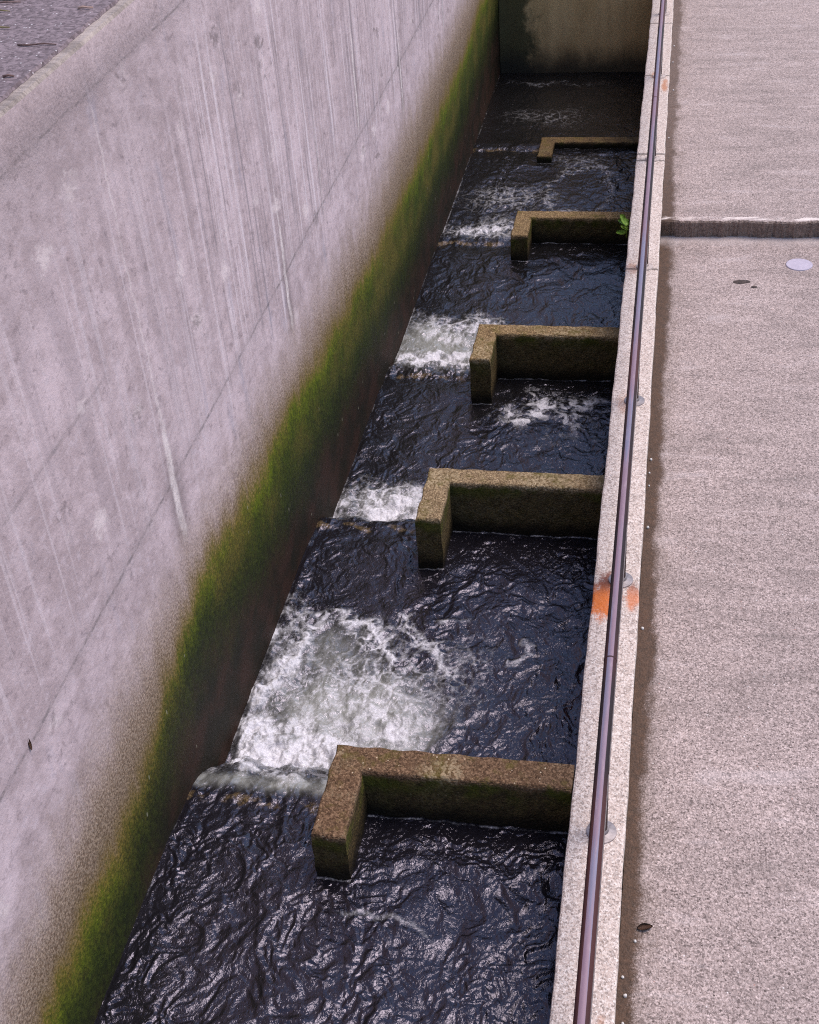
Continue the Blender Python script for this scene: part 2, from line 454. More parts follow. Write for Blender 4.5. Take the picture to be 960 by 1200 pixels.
def rail_top_material():  # sky reflection on the pipe painted in as a lighter top colour
    t = NT('painted_light_rail_top'); x, y, z = t.pos()
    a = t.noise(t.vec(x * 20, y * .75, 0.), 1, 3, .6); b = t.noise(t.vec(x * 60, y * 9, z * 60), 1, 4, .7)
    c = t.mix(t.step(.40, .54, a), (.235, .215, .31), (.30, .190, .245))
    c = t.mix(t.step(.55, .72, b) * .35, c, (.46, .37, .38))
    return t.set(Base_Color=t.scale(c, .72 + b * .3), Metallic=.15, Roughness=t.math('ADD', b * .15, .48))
def rail_side_material():  # dark side reflections painted in as colour, also used on posts and joints
    t = NT('painted_shade_metal'); x, y, z = t.pos()
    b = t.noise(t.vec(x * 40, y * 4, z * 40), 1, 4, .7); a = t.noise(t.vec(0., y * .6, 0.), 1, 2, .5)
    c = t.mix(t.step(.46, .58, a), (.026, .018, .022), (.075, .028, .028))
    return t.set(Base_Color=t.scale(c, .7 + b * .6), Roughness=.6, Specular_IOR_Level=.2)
def steel_material():
    t = NT('galvanised_steel'); x, y, z = t.pos(); v = t.vec(x, y, z)
    b = t.noise(v, 45, 4, .65)
    c = t.mix(t.step(.3, .7, b), (.22, .19, .195), (.38, .335, .345))
    return t.set(Base_Color=c, Metallic=.6, Roughness=.48)
def flange_conc_material():
    t = NT('grouted_steel'); x, y, z = t.pos(); v = t.vec(x, y, z)
    b = t.noise(v, 60, 4, .7)
    c = t.mix(t.step(.35, .65, b), (.34, .27, .245), (.58, .49, .46))
    return t.set(Base_Color=c, Roughness=.8)
def simple(name, col, col2, rough=.8, scale=60):
    t = NT(name); x, y, z = t.pos(); v = t.vec(x, y, z)
    b = t.noise(v, scale, 4, .65)
    t.bump(b, .003, .6)
    return t.set(Base_Color=t.mix(t.step(.3, .7, b), col, col2), Roughness=rough)

M_wall, M_top, M_deck, M_kerb = wall_material(), top_material(), deck_material(), kerb_material()
M_baf, M_end, M_sill, M_asph, M_water = baffle_material(), end_material(), sill_material(), asphalt_material(), water_material()
M_rt, M_rs, M_steel, M_fc = rail_top_material(), rail_side_material(), steel_material(), flange_conc_material()
M_soil = simple('earth', (.05, .06, .02), (.12, .10, .05), .95, 4)
M_floor = simple('channel_bed', (.02, .017, .010), (.05, .04, .025), .9, 8)

# ------------------------------------------------------------------ tall retaining wall
gy = np.array([-5, 0, 2.46, 2.97, 3.4, 3.9, 4.52, 5.48, 6.73, 8.39, 10.12, 13.07, 14.75, 16.2, 22])
gt = np.array([.02, .05, .10, .13, .12, .26, .43, .37, .30, .17, .07, .06, .22, .30, .30])
hy = np.array([-5, 0, 2.57, 3.02, 3.52, 4.41, 5.32, 6.68, 8.52, 9.94, 12.35, 15.37, 22])
hb = np.array([-.1, -.08, -.07, -.08, .10, .30, .07, -.04, -.26, -.39, -.36, -.22, -.2])
ky = np.array([-5, 2.23, 2.82, 4.19, 5.8, 7.34, 8.87, 12.96, 22])
kt = np.array([.45, .50, .62, .66, .65, .58, .55, .60, .6])
ys = np.arange(YN, YF + .01, .075); zs = np.concatenate([np.arange(-1.7, 1.0, .05), np.arange(1.0, WT - .02, .12), [WT - .012]])
Yg, Zg = np.meshgrid(ys, zs, indexing='ij')
Xg = -W + .004 * fbm(Yg * .9, Zg * .9, 3) + .0015 * fbm(Yg * 5, Zg * 5, 2)
me = grid_mesh('retaining_wall', Xg, Yg, Zg)
fattr(me, 'green_top', Zg - np.interp(Yg, gy, gt)); fattr(me, 'green_bottom', Zg - np.interp(Yg, hy, hb)); fattr(me, 'brown_top', Zg - np.interp(Yg, ky, kt))
# chamfer, top and back, joined to the face
bm = bmesh.new(); bm.from_mesh(me)
bm.verts.ensure_lookup_table()
nz = len(zs)
bv = list(bm.verts)
rows = []
for i in range(len(ys)):
    tv = bv[i * nz + nz - 1]; y = float(ys[i])
    r = [tv, bm.verts.new((-W - .008 + .002 * math.sin(y * 31) * math.sin(y * 7), y, WT)), bm.verts.new((-W - .30, y, WT)), bm.verts.new((-W - .30, y, -1.7)), bv[i * nz]]
    rows.append(r)
for i in range(len(rows) - 1):
    for k in range(4):
        f = bm.faces.new((rows[i][k], rows[i][k + 1], rows[i + 1][k + 1], rows[i + 1][k]))
        f.material_index = 1 if k < 2 else 0
bmesh.ops.recalc_face_normals(bm, faces=bm.faces[:])
bm.to_mesh(me); bm.free()
wall = link('retaining_wall', me, None, (M_wall, M_top))
tag(wall, 'tall pale streaked concrete wall with a green and brown slime band above the water', 'wall')

# ------------------------------------------------------------------ boxes with bevel
def box_bm(bm, x0, x1, y0, y1, z0, z1, bev=0., seg=2):
    vs = [bm.verts.new((x, y, z)) for x in (x0, x1) for y in (y0, y1) for z in (z0, z1)]
    fs = [(0, 1, 3, 2), (4, 6, 7, 5), (0, 4, 5, 1), (2, 3, 7, 6), (0, 2, 6, 4), (1, 5, 7, 3)]
    F = [bm.faces.new([vs[i] for i in f]) for f in fs]
    if bev:
        es = list({e for f in F for e in f.edges})
        bmesh.ops.bevel(bm, geom=es, offset=bev, segments=seg, affect='EDGES', profile=.6)

def chip(bm, amp, sc=7., seed=0):
    for v in bm.verts:
        n = Vector((math.sin(v.co.y * sc * 3.1 + seed) + math.sin(v.co.y * sc * 7.7 + v.co.x * 20), math.sin(v.co.x * sc * 5 + v.co.z * 9 + seed), math.sin(v.co.y * sc * 4.3 + v.co.x * sc * 6 + seed)))
        v.co += n * amp

# channel side wall whose top is the kerb (construction joint at y = 11.02)
bm = bmesh.new()
def kerb_piece(y0, y1):
    n = int((y1 - y0) / .12)
    prof = [(0.0, -1.7), (0.0, -.012), (.003, -.004), (.011, 0.), (KW - .011, 0.), (KW - .003, -.004), (KW, -.012), (KW, -.6)]
    rr = []
    for i in range(n + 1):
        y = y0 + (y1 - y0) * i / n
        a = .0022 * math.sin(y * 5.1) + .0018 * math.sin(y * 17.3 + 1); b = .002 * math.sin(y * 6.3 + 2) + .0018 * math.sin(y * 21.1)
        rr.append([bm.verts.new((x + (a if x < .1 else b), y, z)) for x, z in prof])
    for i in range(n):
        for k in range(len(prof) - 1):
            bm.faces.new((rr[i][k], rr[i][k + 1], rr[i + 1][k + 1], rr[i + 1][k]))
    bm.faces.new(rr[0][::-1]); bm.faces.new(rr[-1])
kerb_piece(YN, 11.015); kerb_piece(11.023, YF)
bmesh.ops.recalc_face_normals(bm, faces=bm.faces[:])
o = from_bm('channel_wall', bm, (M_kerb,))
tag(o, 'low channel wall with a pale speckled concrete top, under the handrail beside the walkway', 'kerb')

# end wall closing the channel
bm = bmesh.new(); box_bm(bm, -W + .002, -.002, YE, YE + .35, -1.7, 1.15, .012)
o = from_bm('end_wall', bm, (M_end,))
tag(o, 'dark mossy concrete wall closing the far end of the channel', 'wall')

# ------------------------------------------------------------------ walkway with a step, terrace, ground, channel floor
ZN, ZF, YS = -.15, -.015, 9.70
bm = bmesh.new()
prof = [(-5, ZN), (YS + .012, ZN), (YS, ZF - .012), (YS + .012, ZF), (YF, ZF), (YF, -.6), (-5, -.6)]
xs = np.concatenate([np.arange(KW + .001, 3.2, .012), [3.2]])
rr = []
for i, x in enumerate(xs):
    w = .008 * math.sin(x * 9.3) + .006 * math.sin(x * 23 + 1) + .0035 * math.sin(x * 57 + 2)
    jag = random.uniform(-.006, .006); jag2 = random.uniform(-.004, .004)
    rr.append([bm.verts.new((x, y + (w + (jag if k > 1 else jag2 * 2) if 1 <= k <= 3 else 0), z + (jag2 if k == 2 else 0))) for k, (y, z) in enumerate(prof)])
for i in range(len(rr) - 1):
    for k in range(len(prof)):
        k2 = (k + 1) % len(prof)
        bm.faces.new((rr[i][k], rr[i][k2], rr[i + 1][k2], rr[i + 1][k]))
bm.faces.new(rr[0]); bm.faces.new(rr[-1][::-1])
bmesh.ops.recalc_face_normals(bm, faces=bm.faces[:])
o = from_bm('walkway', bm, (M_deck,)); tag(o, kind='structure')

bm = bmesh.new()
ya = np.arange(YN, YF + .01, .04)
top = [bm.verts.new((-W - .050 + .003 * math.sin(y * 9) * math.sin(y * 3.1) + .0025 * math.sin(y * 37) + .002 * math.sin(y * 83), y, WT + .012)) for y in ya]
low = [bm.verts.new((v.co.x + .006, v.co.y, WT + .001)) for v in top]
bk = [bm.verts.new((-60, y, WT + .012)) for y in ya]
for i in range(len(ya) - 1):
    bm.faces.new((low[i], low[i + 1], top[i + 1], top[i])); bm.faces.new((top[i], top[i + 1], bk[i + 1], bk[i]))
bmesh.ops.recalc_face_normals(bm, faces=bm.faces[:])
o = from_bm('pavement', bm, (M_asph,)); tag(o, kind='structure')
bm = bmesh.new()
bm.faces.new([bm.verts.new(c) for c in ((-300, -300, -1.72), (300, -300, -1.72), (300, 300, -1.72), (-300, 300, -1.72))])
o = from_bm('ground', bm, (M_soil,)); tag(o, kind='structure')
bm = bmesh.new(); box_bm(bm, -W + .01, -.01, YN, YE, -1.70, -1.60)
o = from_bm('channel_floor', bm, (M_floor,)); tag(o, kind='structure')

# ------------------------------------------------------------------ baffles
tints = [(.66, .545, .50), (1.12, 1.10, 1.0), (1.05, .98, .78), (1.0, .94, .76), (1.2, 1.05, .74)]
labels = ['reddish brown L-shaped concrete baffle nearest the camera, with the widest foam behind it',
          'gold speckled L-shaped concrete baffle, second one down the channel beside the rust stain',
          'mossy L-shaped concrete baffle in the middle of the five, with floating scum in front of the next pool',
          'L-shaped concrete baffle with a small green plant at its kerb end',
          'farthest and lowest L-shaped concrete baffle, barely above the dark water']
labels[2] = 'golden brown L-shaped concrete baffle, the middle one of the five along the channel'
for k in range(5):
    y0, z1, wl = BY[k], BT[k], WL[k]
    x0, x1 = XB, -.001
    # L outline, refined so that the surface can be slightly irregular
    out = [(x0, y0 - S), (x0 + T, y0 - S), (x0 + T, y0 - T), (x1, y0 - T), (x1, y0), (x0, y0)]
    P = []
    for i in range(6):
        a, b = out[i], out[(i + 1) % 6]
        n = max(2, int(math.dist(a, b) / .05))
        for j in range(n): P.append((a[0] + (b[0] - a[0]) * j / n, a[1] + (b[1] - a[1]) * j / n))
    bm = bmesh.new()
    # rings: bottom ... top with rounded arris
    def inset(p, d):
        x, y = p
        cx = cy = 0
        # move each point inside the L by d along both axes where it touches an outline edge
        if abs(x - x0) < 1e-6: cx = d
        elif abs(x - x1) < 1e-6: cx = 0
        elif abs(x - (x0 + T)) < 1e-6 and y <= y0 - T + 1e-6: cx = -d
        if abs(y - (y0 - S)) < 1e-6: cy = d
        elif abs(y - y0) < 1e-6: cy = -d
        elif abs(y - (y0 - T)) < 1e-6 and x >= x0 + T - 1e-6: cy = d
        return (x + cx, y + cy)
    lev = [-1.65] + list(np.linspace(wl - .25, z1 - .022, 9)) + [z1 - .013, z1 - .006, z1 - .0015]
    ins = [0] * 10 + [.0015, .005, .011]
    rings = []
    for z, d in zip(lev, ins):
        ring = []
        for p in P:
            q = inset(p, d)
            r = .0022 if d == 0 else .0032
            nx = r * (math.sin(q[1] * 37 + z * 19 + k) + math.sin(q[1] * 91 + z * 53)); ny = r * (math.sin(q[0] * 33 + z * 23 + k) + math.sin(q[0] * 83 + z * 47))
            ring.append(bm.verts.new((min(q[0] + nx, -.001), q[1] + ny, z)))
        rings.append(ring)
    n = len(P)
    for a, b in zip(rings[:-1], rings[1:]):
        for i in range(n): bm.faces.new((a[i], a[(i + 1) % n], b[(i + 1) % n], b[i]))
    bm.faces.new(rings[-1])
    bmesh.ops.recalc_face_normals(bm, faces=bm.faces[:])
    me = bpy.data.meshes.new('fishway_baffle'); bm.to_mesh(me); bm.free()
    zz = np.array([v.co.z for v in me.vertices])
    fattr(me, 'above_water', zz - wl); fattr(me, 'below_top', z1 - zz)
    o = link('fishway_baffle', me, None, (M_baf,)); o.color = (*tints[k], 1)
    tag(o, labels[k], 'baffle', 'L-shaped baffles along the fishway')
    # weir sill closing the gap between the wing and the tall wall
    bm = bmesh.new(); box_bm(bm, -W + .006, x0 - .003, y0 - S + .25, y0 - S + .39, -1.62, (WL[k] - .055), .02, 3)
    from_bm('weir_sill', bm, (M_sill,), o, True)

# ------------------------------------------------------------------ water
yy = np.concatenate([np.arange(YN + .05, 1.6, .05), np.arange(1.6, 4.2, .0048), np.arange(4.2, 6.2, .0058), np.arange(6.2, 9.6, .0078), np.arange(9.6, YE - .002, .0115), [YE - .001]])
xx = np.linspace(-W + .0005, -.0005, 320)
Yw, Xw = np.meshgrid(yy, xx, indexing='ij')
right = sstep(XB + .02, XB + T - .02, Xw)                 # 1 on the baffle side, 0 in the weir gap
base = np.full_like(Xw, WL[0])
foam = np.zeros_like(Xw); milk = np.zeros_like(Xw); amp = np.ones_like(Xw)
lipm = np.zeros_like(Xw); lipn = np.zeros_like(Xw)
w1 = fbm(Xw * 2.6 + 3, Yw * 2.0, 3); w2 = fbm(Xw * 2.6 - 8, Yw * 2.0 + 5, 3)
for k in range(5):
    y0 = BY[k]; drop = WL[k + 1] - WL[k]
    ls = .30                                                  # lip line after the start of the wing
    yl = y0 - S + .39 + .03 * perlin(Xw * 5, Yw * 0 + k * 7.1)
    ln = max(.12, .55 * abs(drop) ** .5 + .16) if k == 0 else .30
    u = np.clip((Yw - yl) / ln, 0, 1)
    nap = u ** 1.7
    dr = np.clip((Yw - (y0 - T + .03)) / (T - .06), 0, 1)
    base = base + drop * (nap * (1 - right) + dr * right)
    # slight draw-down before the lip
    base = base - .035 * (1 - right) * np.exp(-((Yw - yl) / .16) ** 2) * (Yw < yl) - .035 * (1 - right) * (Yw >= yl) * (1 - u)**2 * np.exp(-((Yw-yl)/.16)**2)
    lipn = np.maximum(lipn, (1 - right) * np.exp(-((Yw - yl - .02 - .02 * perlin(Xw * 11, Yw * 3 + k)) / .045) ** 2) * (.9 if k else .8) * sstep(-.45, .45, fbm(Xw * 8 + k, Yw * 9, 3)))
    lipm = np.maximum(lipm, (1 - right) * np.exp(-((Yw - yl - .03) / .09) ** 2))
# plunge pools: (x, y, rx, ry, strength)
def blob(x, y, rx, ry, warp=.12):
    return np.exp(-(((Xw + w1 * warp - x) / rx) ** 2 + ((Yw + w2 * warp - y) / ry) ** 2))
X0 = (-W + XB) / 2
dense = np.zeros_like(Xw); lace = np.zeros_like(Xw)
# pool 1: wide boil
dense = np.maximum(dense, 1.30 * blob(X0 - .02, 4.36, .46, .30))
dense = np.maximum(dense, .66 * blob(-1.12, 4.64, .36, .24))
dense = np.maximum(dense, .62 * blob(-1.78, 4.95, .16, .55))
milk = np.maximum(milk, .95 * blob(-1.26, 4.74, .46, .40)); milk = np.maximum(milk, .55 * blob(-1.42, 5.2, .42, .33))
def ring(x, y, rx, ry, w):
    r = np.sqrt(((Xw + w1 * .14 - x) / rx) ** 2 + ((Yw + w2 * .14 - y) / ry) ** 2)
    return np.exp(-((r - 1) / w) ** 2)
lace = np.maximum(lace, 1.0 * ring(-1.40, 5.02, .42, .46, .17) * sstep(-.2, .3, w2 + .2))
lace = np.maximum(lace, .75 * ring(-1.36, 5.0, .62, .56, .12) * sstep(-.35, .1, w1))
lace = np.maximum(lace, .70 * blob(-1.2, 5.05, .55, .42)); lace = np.maximum(lace, .62 * ring(-.70, 5.42, .27, .16, .25) * sstep(-.1, .3, w2))
lace = np.maximum(lace, .45 * blob(-.72, 5.2, .22, .35))
lace = np.maximum(lace, .50 * blob(-1.72, 5.45, .16, .30))
# pools 2..5
dense = np.maximum(dense, 1.25 * blob(X0 + .02, 6.78, .50, .24, .08)); lace = np.maximum(lace, .75 * blob(X0, 7.08, .45, .20)); milk = np.maximum(milk, .5 * blob(X0, 6.95, .4, .3))
dense = np.maximum(dense, 1.25 * blob(X0, 8.98, .5, .24, .06)); dense = np.maximum(dense, .72 * blob(X0, 9.42, .46, .26)); lace = np.maximum(lace, .7 * blob(X0 + .1, 9.7, .5, .18)); milk = np.maximum(milk, .9 * blob(X0, 9.3, .5, .4))
lace = np.maximum(lace, .78 * blob(X0, 11.55, .5, .34)); dense = np.maximum(dense, .50 * blob(-1.5, 11.55, .3, .16)); lace = np.maximum(lace, .55 * blob(-1.3, 12.3, .6, .5))
lace = np.maximum(lace, .50 * ring(-.55, 12.55, .36, .55, .25)); lace = np.maximum(lace, .42 * blob(-.6, 13.25, .5, .2))
lace = np.maximum(lace, .40 * blob(-1.1, 14.6, .7, .35)); lace = np.maximum(lace, .45 * blob(-1.2, 15.7, .8, .12))
scum = .60 * blob(-.50, 8.15, .46, .28, .2); lace = np.maximum(lace, .62 * blob(-.48, 8.18, .46, .26, .2))
# lacy filaments
fx, fy = Xw + .05 * fbm(Xw * 6, Yw * 6, 2), Yw + .05 * fbm(Xw * 6 + 40, Yw * 6, 2)
fil = np.maximum(ridged(fx * 7, fy * 6, 3), 0); fil2 = ridged(fx * 17 + 5, fy * 14, 2)
filam = sstep(.62, .95, fil * .6 + fil2 * .4)
clump = sstep(-.25, .45, fbm(Xw * 9, Yw * 7, 4))
foam = dense * (.42 + .58 * clump) + lace * filam * .16
# floating scum islands in the pocket of the third pool
cell = fbm(fx * 8 + 3, fy * 9 + 8, 3)
foam = np.maximum(foam, scum * sstep(.0, .25, cell) * .95)
# swirl streaks and stray flecks everywhere
st = ridged((fx + .25 * w1) * 4.0, (fy + .25 * w2) * 2.6, 3)
foam = np.maximum(foam, .40 * sstep(.93, 1.0, st) * sstep(3.4, 3.7, Yw))
foam = np.maximum(foam, .42 * np.exp(-((Yw - 3.28 - .10 * w1) / .022) ** 2) * sstep(-1.02, -.92, Xw) * sstep(-.35, -.6, Xw))
# contact lines at the baffles and the walls
for k in range(5):
    y0 = BY[k]
    line = np.exp(-((Yw - (y0 - T - .010)) / .009) ** 2) * (Xw > XB + T)
    foam = np.maximum(foam, (.62 if k in (1, 2, 3) else .50) * line * (.6 + .5 * clump))
    line2 = np.exp(-((Yw - (y0 - S - .008)) / .009) ** 2) * (Xw > XB) * (Xw < XB + T)
    foam = np.maximum(foam, .5 * line2)
foam = np.maximum(foam, .26 * np.exp(-((Xw + W - .006) / .008) ** 2) * (.4 + clump))
foam *= sstep(3.0, 3.3, Yw) * .999 + .001
# no foam on the glassy part of the overfall
foam *= 1 - .85 * lipm; lace *= 1 - .9 * lipm
milk = milk + .62 * (1 - right) * np.exp(-((Yw - 4.03 - .03 * w1) / .085) ** 2) * (.75 + .35 * clump)
# waves ------------------------------------------------
flow = fbm(Xw * 1.7, Yw * 1.0 + 30, 2)
qx, qy = Xw + .10 * w1, Yw + .10 * w2
ch1 = fbm(qx * 5.2, qy * 4.0, 2)
q2x, q2y = qx + .035 * fbm(Xw * 8, Yw * 6, 2), qy + .035 * fbm(Xw * 8 + 50, Yw * 6, 2)
ch2 = 1 - np.abs(perlin(q2x * 9 + 4, q2y * 8)) * 2
ch3 = 1 - np.abs(perlin(q2x * 20 + 9, q2y * 17 + 3)) * 2
ch4 = 1 - np.abs(perlin(q2x * 38 + 2, q2y * 33 + 6)) * 2
ch5 = perlin(q2x * 70 + 2, q2y * 62 + 6)
near = sstep(4.0, 3.4, Yw)
pocket = right * np.clip(1 - np.abs(Yw - 7.6) / 1.5, 0, 1)
A = .85 + .35 * near
boil = np.clip(dense + .5 * lace, 0, 1)
hgt = (.011 * ch1 + .0062 * ch2 * (.7 + .5 * flow) + (.0044 * ch3 + .0022 * ch4 + .0009 * ch5) * (.75 + .6 * np.clip(w1 + .3 * flow, -.9, 1))) * A
# stronger chop over the boil, streaky flow on the approach to each lip
hgt = hgt * (1 + .5 * boil) + .030 * boil * fbm(Xw * 8, Yw * 7.5, 4, .55) + .03 * boil ** 2 * (1 - lipm)
hgt = hgt * (1 - .35 * sstep(13.0, 14.0, Yw))
edge = np.minimum(np.minimum(Xw + W, -Xw) / .03, 1); edge = np.clip(edge, .25, 1)
Z = base + hgt * edge + .008 * lipm * fbm(Xw * 10, Yw * 6, 3)
me = grid_mesh('water', Xw, Yw, Z)
fattr(me, 'foam', foam); fattr(me, 'lace', lace); fattr(me, 'milk', milk); fattr(me, 'lip', lipn)
o = link('water', me, None, (M_water,)); tag(o, kind='structure')

# ------------------------------------------------------------------ handrail
RX, RH, RR = .143, .70, .0262
rail = bpy.data.objects.new('handrail', None); COL.objects.link(rail); rail.location = (RX, 0, 0)
tag(rail, 'purplish metal pipe handrail with round feet, painted light on top and shaded at the sides, along the pale kerb', 'handrail')
def pipe_y(name, r, z, y0, y1, mats, light_cos, parent, seg=40, wob=.0):
    bm = bmesh.new(); n = int((y1 - y0) / .25); rr = []
    for i in range(n + 1):
        y = y0 + (y1 - y0) * i / n
        rr.append([bm.verts.new((r * math.sin(2 * math.pi * j / seg), y, z + r * math.cos(2 * math.pi * j / seg))) for j in range(seg)])
    for i in range(n):
        for j in range(seg):
            f = bm.faces.new((rr[i][j], rr[i][(j + 1) % seg], rr[i + 1][(j + 1) % seg], rr[i + 1][j])); f.smooth = True
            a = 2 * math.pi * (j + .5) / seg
            if math.cos(a) > light_cos: f.material_index = 1  # upward faces take the colour with painted sky light
    bm.faces.new(rr[0]); bm.faces.new(rr[-1][::-1])
    bmesh.ops.recalc_face_normals(bm, faces=bm.faces[:])
    return from_bm(name, bm, mats, parent)
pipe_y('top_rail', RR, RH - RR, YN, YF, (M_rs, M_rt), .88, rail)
pipe_y('mid_rail', .021, .36, YN, YF, (M_steel, M_steel), 2, rail)
def sleeve(y):
    bm = bmesh.new(); seg = 40; rr = []
    for yy_, r in ((y - .004, RR + .0002), (y - .003, RR + .0012), (y + .003, RR + .0012), (y + .004, RR + .0002)):
        rr.append([bm.verts.new((r * math.sin(2 * math.pi * j / seg), yy_, RH - RR + r * math.cos(2 * math.pi * j / seg))) for j in range(seg)])
    for i in range(3):
        for j in range(seg): bm.faces.new((rr[i][j], rr[i][(j + 1) % seg], rr[i + 1][(j + 1) % seg], rr[i + 1][j]))
    bmesh.ops.recalc_face_normals(bm, faces=bm.faces[:])
    from_bm('rail_joint', bm, (M_rs,), rail, True)
for y in (3.98, 10.45): sleeve(y)
def cyl_z(bm, r0, r1, z0, z1, seg=32, caps=True, x=0., y=0.):
    a = [bm.verts.new((x + r0 * math.cos(2 * math.pi * j / seg), y + r0 * math.sin(2 * math.pi * j / seg), z0)) for j in range(seg)]
    b = [bm.verts.new((x + r1 * math.cos(2 * math.pi * j / seg), y + r1 * math.sin(2 * math.pi * j / seg), z1)) for j in range(seg)]
    for j in range(seg):
        f = bm.faces.new((a[j], a[(j + 1) % seg], b[(j + 1) % seg], b[j])); f.smooth = True
    if caps: bm.faces.new(a[::-1]); bm.faces.new(b)
for y in (-3.2, -1.45, .25, 1.95, 3.645, 5.30, 7.04, 8.88, 10.9, 12.95, 14.95, 16.9, 18.9):
    bm = bmesh.new(); cyl_z(bm, .024, .024, .004, RH - RR * 1.6)
    p = from_bm('post', bm, (M_rs,), rail); p.location = (-.004, y, 0)
    bm = bmesh.new(); cyl_z(bm, .064, .063, -.002, .007, 40, False); cyl_z(bm, .063, .030, .007, .012, 40, False); cyl_z(bm, .030, .027, .012, .030, 40, True)
    f = from_bm('flange', bm, (M_steel if 1 < y < 8 else M_fc,), p)

# ------------------------------------------------------------------ small things
# round marker let into the walkway
bm = bmesh.new(); cyl_z(bm, .100, .098, -.004, .004, 48, False); cyl_z(bm, .098, .092, .004, .005, 48, True)
M_disc = simple('lilac_disc', (.47, .41, .49), (.55, .48, .57), .6, 30)
o = from_bm('round_cover', bm, (M_disc,)); o.location = (1.268, 9.25, ZN)
tag(o, 'flat pale lilac round cover set in the walkway below the step', 'cover')

def leaf_bm(L, Wd, curl=.15, lobes=0, n=8, thick=.0008):
    bm = bmesh.new(); rows = []
    for i in range(n + 1):
        s = i / n; w = Wd * math.sin(math.pi * min(1, s * .94 + .03)) ** .8 * (1 - .25 * s)
        if lobes: w *= 1 + .28 * math.sin(s * math.pi * lobes)
        zc = curl * L * (s - .5) ** 2
        rows.append([bm.verts.new((-w, s * L, zc + w * .35)), bm.verts.new((0, s * L, zc)), bm.verts.new((w, s * L, zc + w * .35))])
    for i in range(n):
        for k in range(2):
            f = bm.faces.new((rows[i][k], rows[i][k + 1], rows[i + 1][k + 1], rows[i + 1][k])); f.smooth = True
    g = bmesh.ops.solidify(bm, geom=bm.faces[:], thickness=thick)
    return bm
def place(name, bm, mats, loc, rot, label, cat, group=None):
    o = from_bm(name, bm, mats); o.location = loc; o.rotation_euler = rot
    return tag(o, label, cat, group)
M_red = simple('red_leaf', (.50, .06, .05), (.66, .14, .10), .6)
M_yel = simple('yellow_leaf', (.62, .45, .06), (.72, .58, .20), .6)
M_brn = simple('brown_leaf', (.09, .042, .025), (.17, .085, .05), .7)
M_tan = simple('pale_twig', (.42, .25, .19), (.55, .36, .29), .8)
M_stk = simple('dark_twig', (.11, .055, .05), (.20, .11, .09), .8)
M_grs = simple('dry_blade', (.17, .13, .045), (.26, .21, .09), .8)
M_grn = simple('green_leaf', (.22, .40, .030), (.40, .58, .09), .5)
M_stone = simple('white_stone', (.62, .58, .56), (.85, .80, .78), .8)
ZT = WT + .014
M_lit = simple('leaf_crumbs', (.035, .024, .022), (.10, .07, .062), .9, 120)
place('fallen_leaf', leaf_bm(.14, .035), (M_red,), (-2.36, 5.09, ZT + .004), (.05, .1, -1.35), 'bright red fallen leaf on the asphalt above the wall', 'leaf')
place('fallen_leaf', leaf_bm(.12, .022), (M_yel,), (-2.40, 5.035, ZT + .004), (.05, -.05, -1.5), 'yellow fallen leaf on the asphalt above the wall', 'leaf')
place('fallen_leaf', leaf_bm(.055, .010), (M_brn,), (2.87 * 0 - W + .004, 2.87, 1.10), (1.45, .2, 1.57), 'small brown leaf stuck to the face of the tall pale wall', 'leaf')
place('fallen_leaf', leaf_bm(.065, .02, .1), (M_brn,), (.305, 3.29, ZN + .004), (.1, 0, -1.35), 'dark brown leaf lying in the silt beside the kerb', 'leaf')
def twig(pts, r0, r1, mat, loc, label, cat='twig'):
    bm = bmesh.new(); seg = 6; rr = []
    for i, p in enumerate(pts):
        r = r0 + (r1 - r0) * i / (len(pts) - 1); p = Vector(p)
        d = (Vector(pts[min(i + 1, len(pts) - 1)]) - Vector(pts[max(i - 1, 0)])).normalized()
        a = d.orthogonal().normalized(); b = d.cross(a)
        rr.append([bm.verts.new(p + (a * math.cos(2 * math.pi * j / seg) + b * math.sin(2 * math.pi * j / seg)) * r) for j in range(seg)])
    for i in range(len(rr) - 1):
        for j in range(seg): bm.faces.new((rr[i][j], rr[i][(j + 1) % seg], rr[i + 1][(j + 1) % seg], rr[i + 1][j])).smooth = True
    bm.faces.new(rr[0]); bm.faces.new(rr[-1][::-1])
    bmesh.ops.recalc_face_normals(bm, faces=bm.faces[:])
    o = from_bm('twig', bm, (mat,)); o.location = loc
    return tag(o, label, cat)
twig([(0, 0, 0), (.02, .004, .003), (.045, -.004, .002), (.062, .002, 0)], .005, .003, M_tan, (-1.99, 4.888, ZT + .003), 'short pale pinkish twig on the asphalt near the top edge of the wall')
twig([(0, 0, 0), (.05, -.012, .002), (.10, .004, .002), (.15, -.002, 0)], .004, .002, M_stk, (-2.05, 4.455, ZT + .002), 'long thin reddish brown twig on the asphalt')
twig([(0, 0, 0), (.018, .006, .002), (.04, .002, 0)], .005, .003, M_stk, (-1.955, 4.115, ZT + .003), 'short dark twig on the asphalt close to the wall edge')
twig([(0, 0, 0), (.09, .012, .004), (.16, .0, 0)], .006, .002, M_grs, (-2.42, 4.86, ZT + .004), 'olive dry grass stalk on the asphalt below the red leaf')
twig([(0, 0, 0), (.08, -.01, .004), (.13, -.005, 0)], .006, .002, M_grs, (-2.30, 4.66, ZT + .004), 'olive dry grass stalk on the asphalt, farther from the red leaf')
twig([(0, 0, 0), (.09, .01, .003), (.15, .02, 0)], .004, .002, M_stk, (-2.42, 4.965, ZT + .003), 'dark brown stalk on the asphalt just below the yellow leaf')
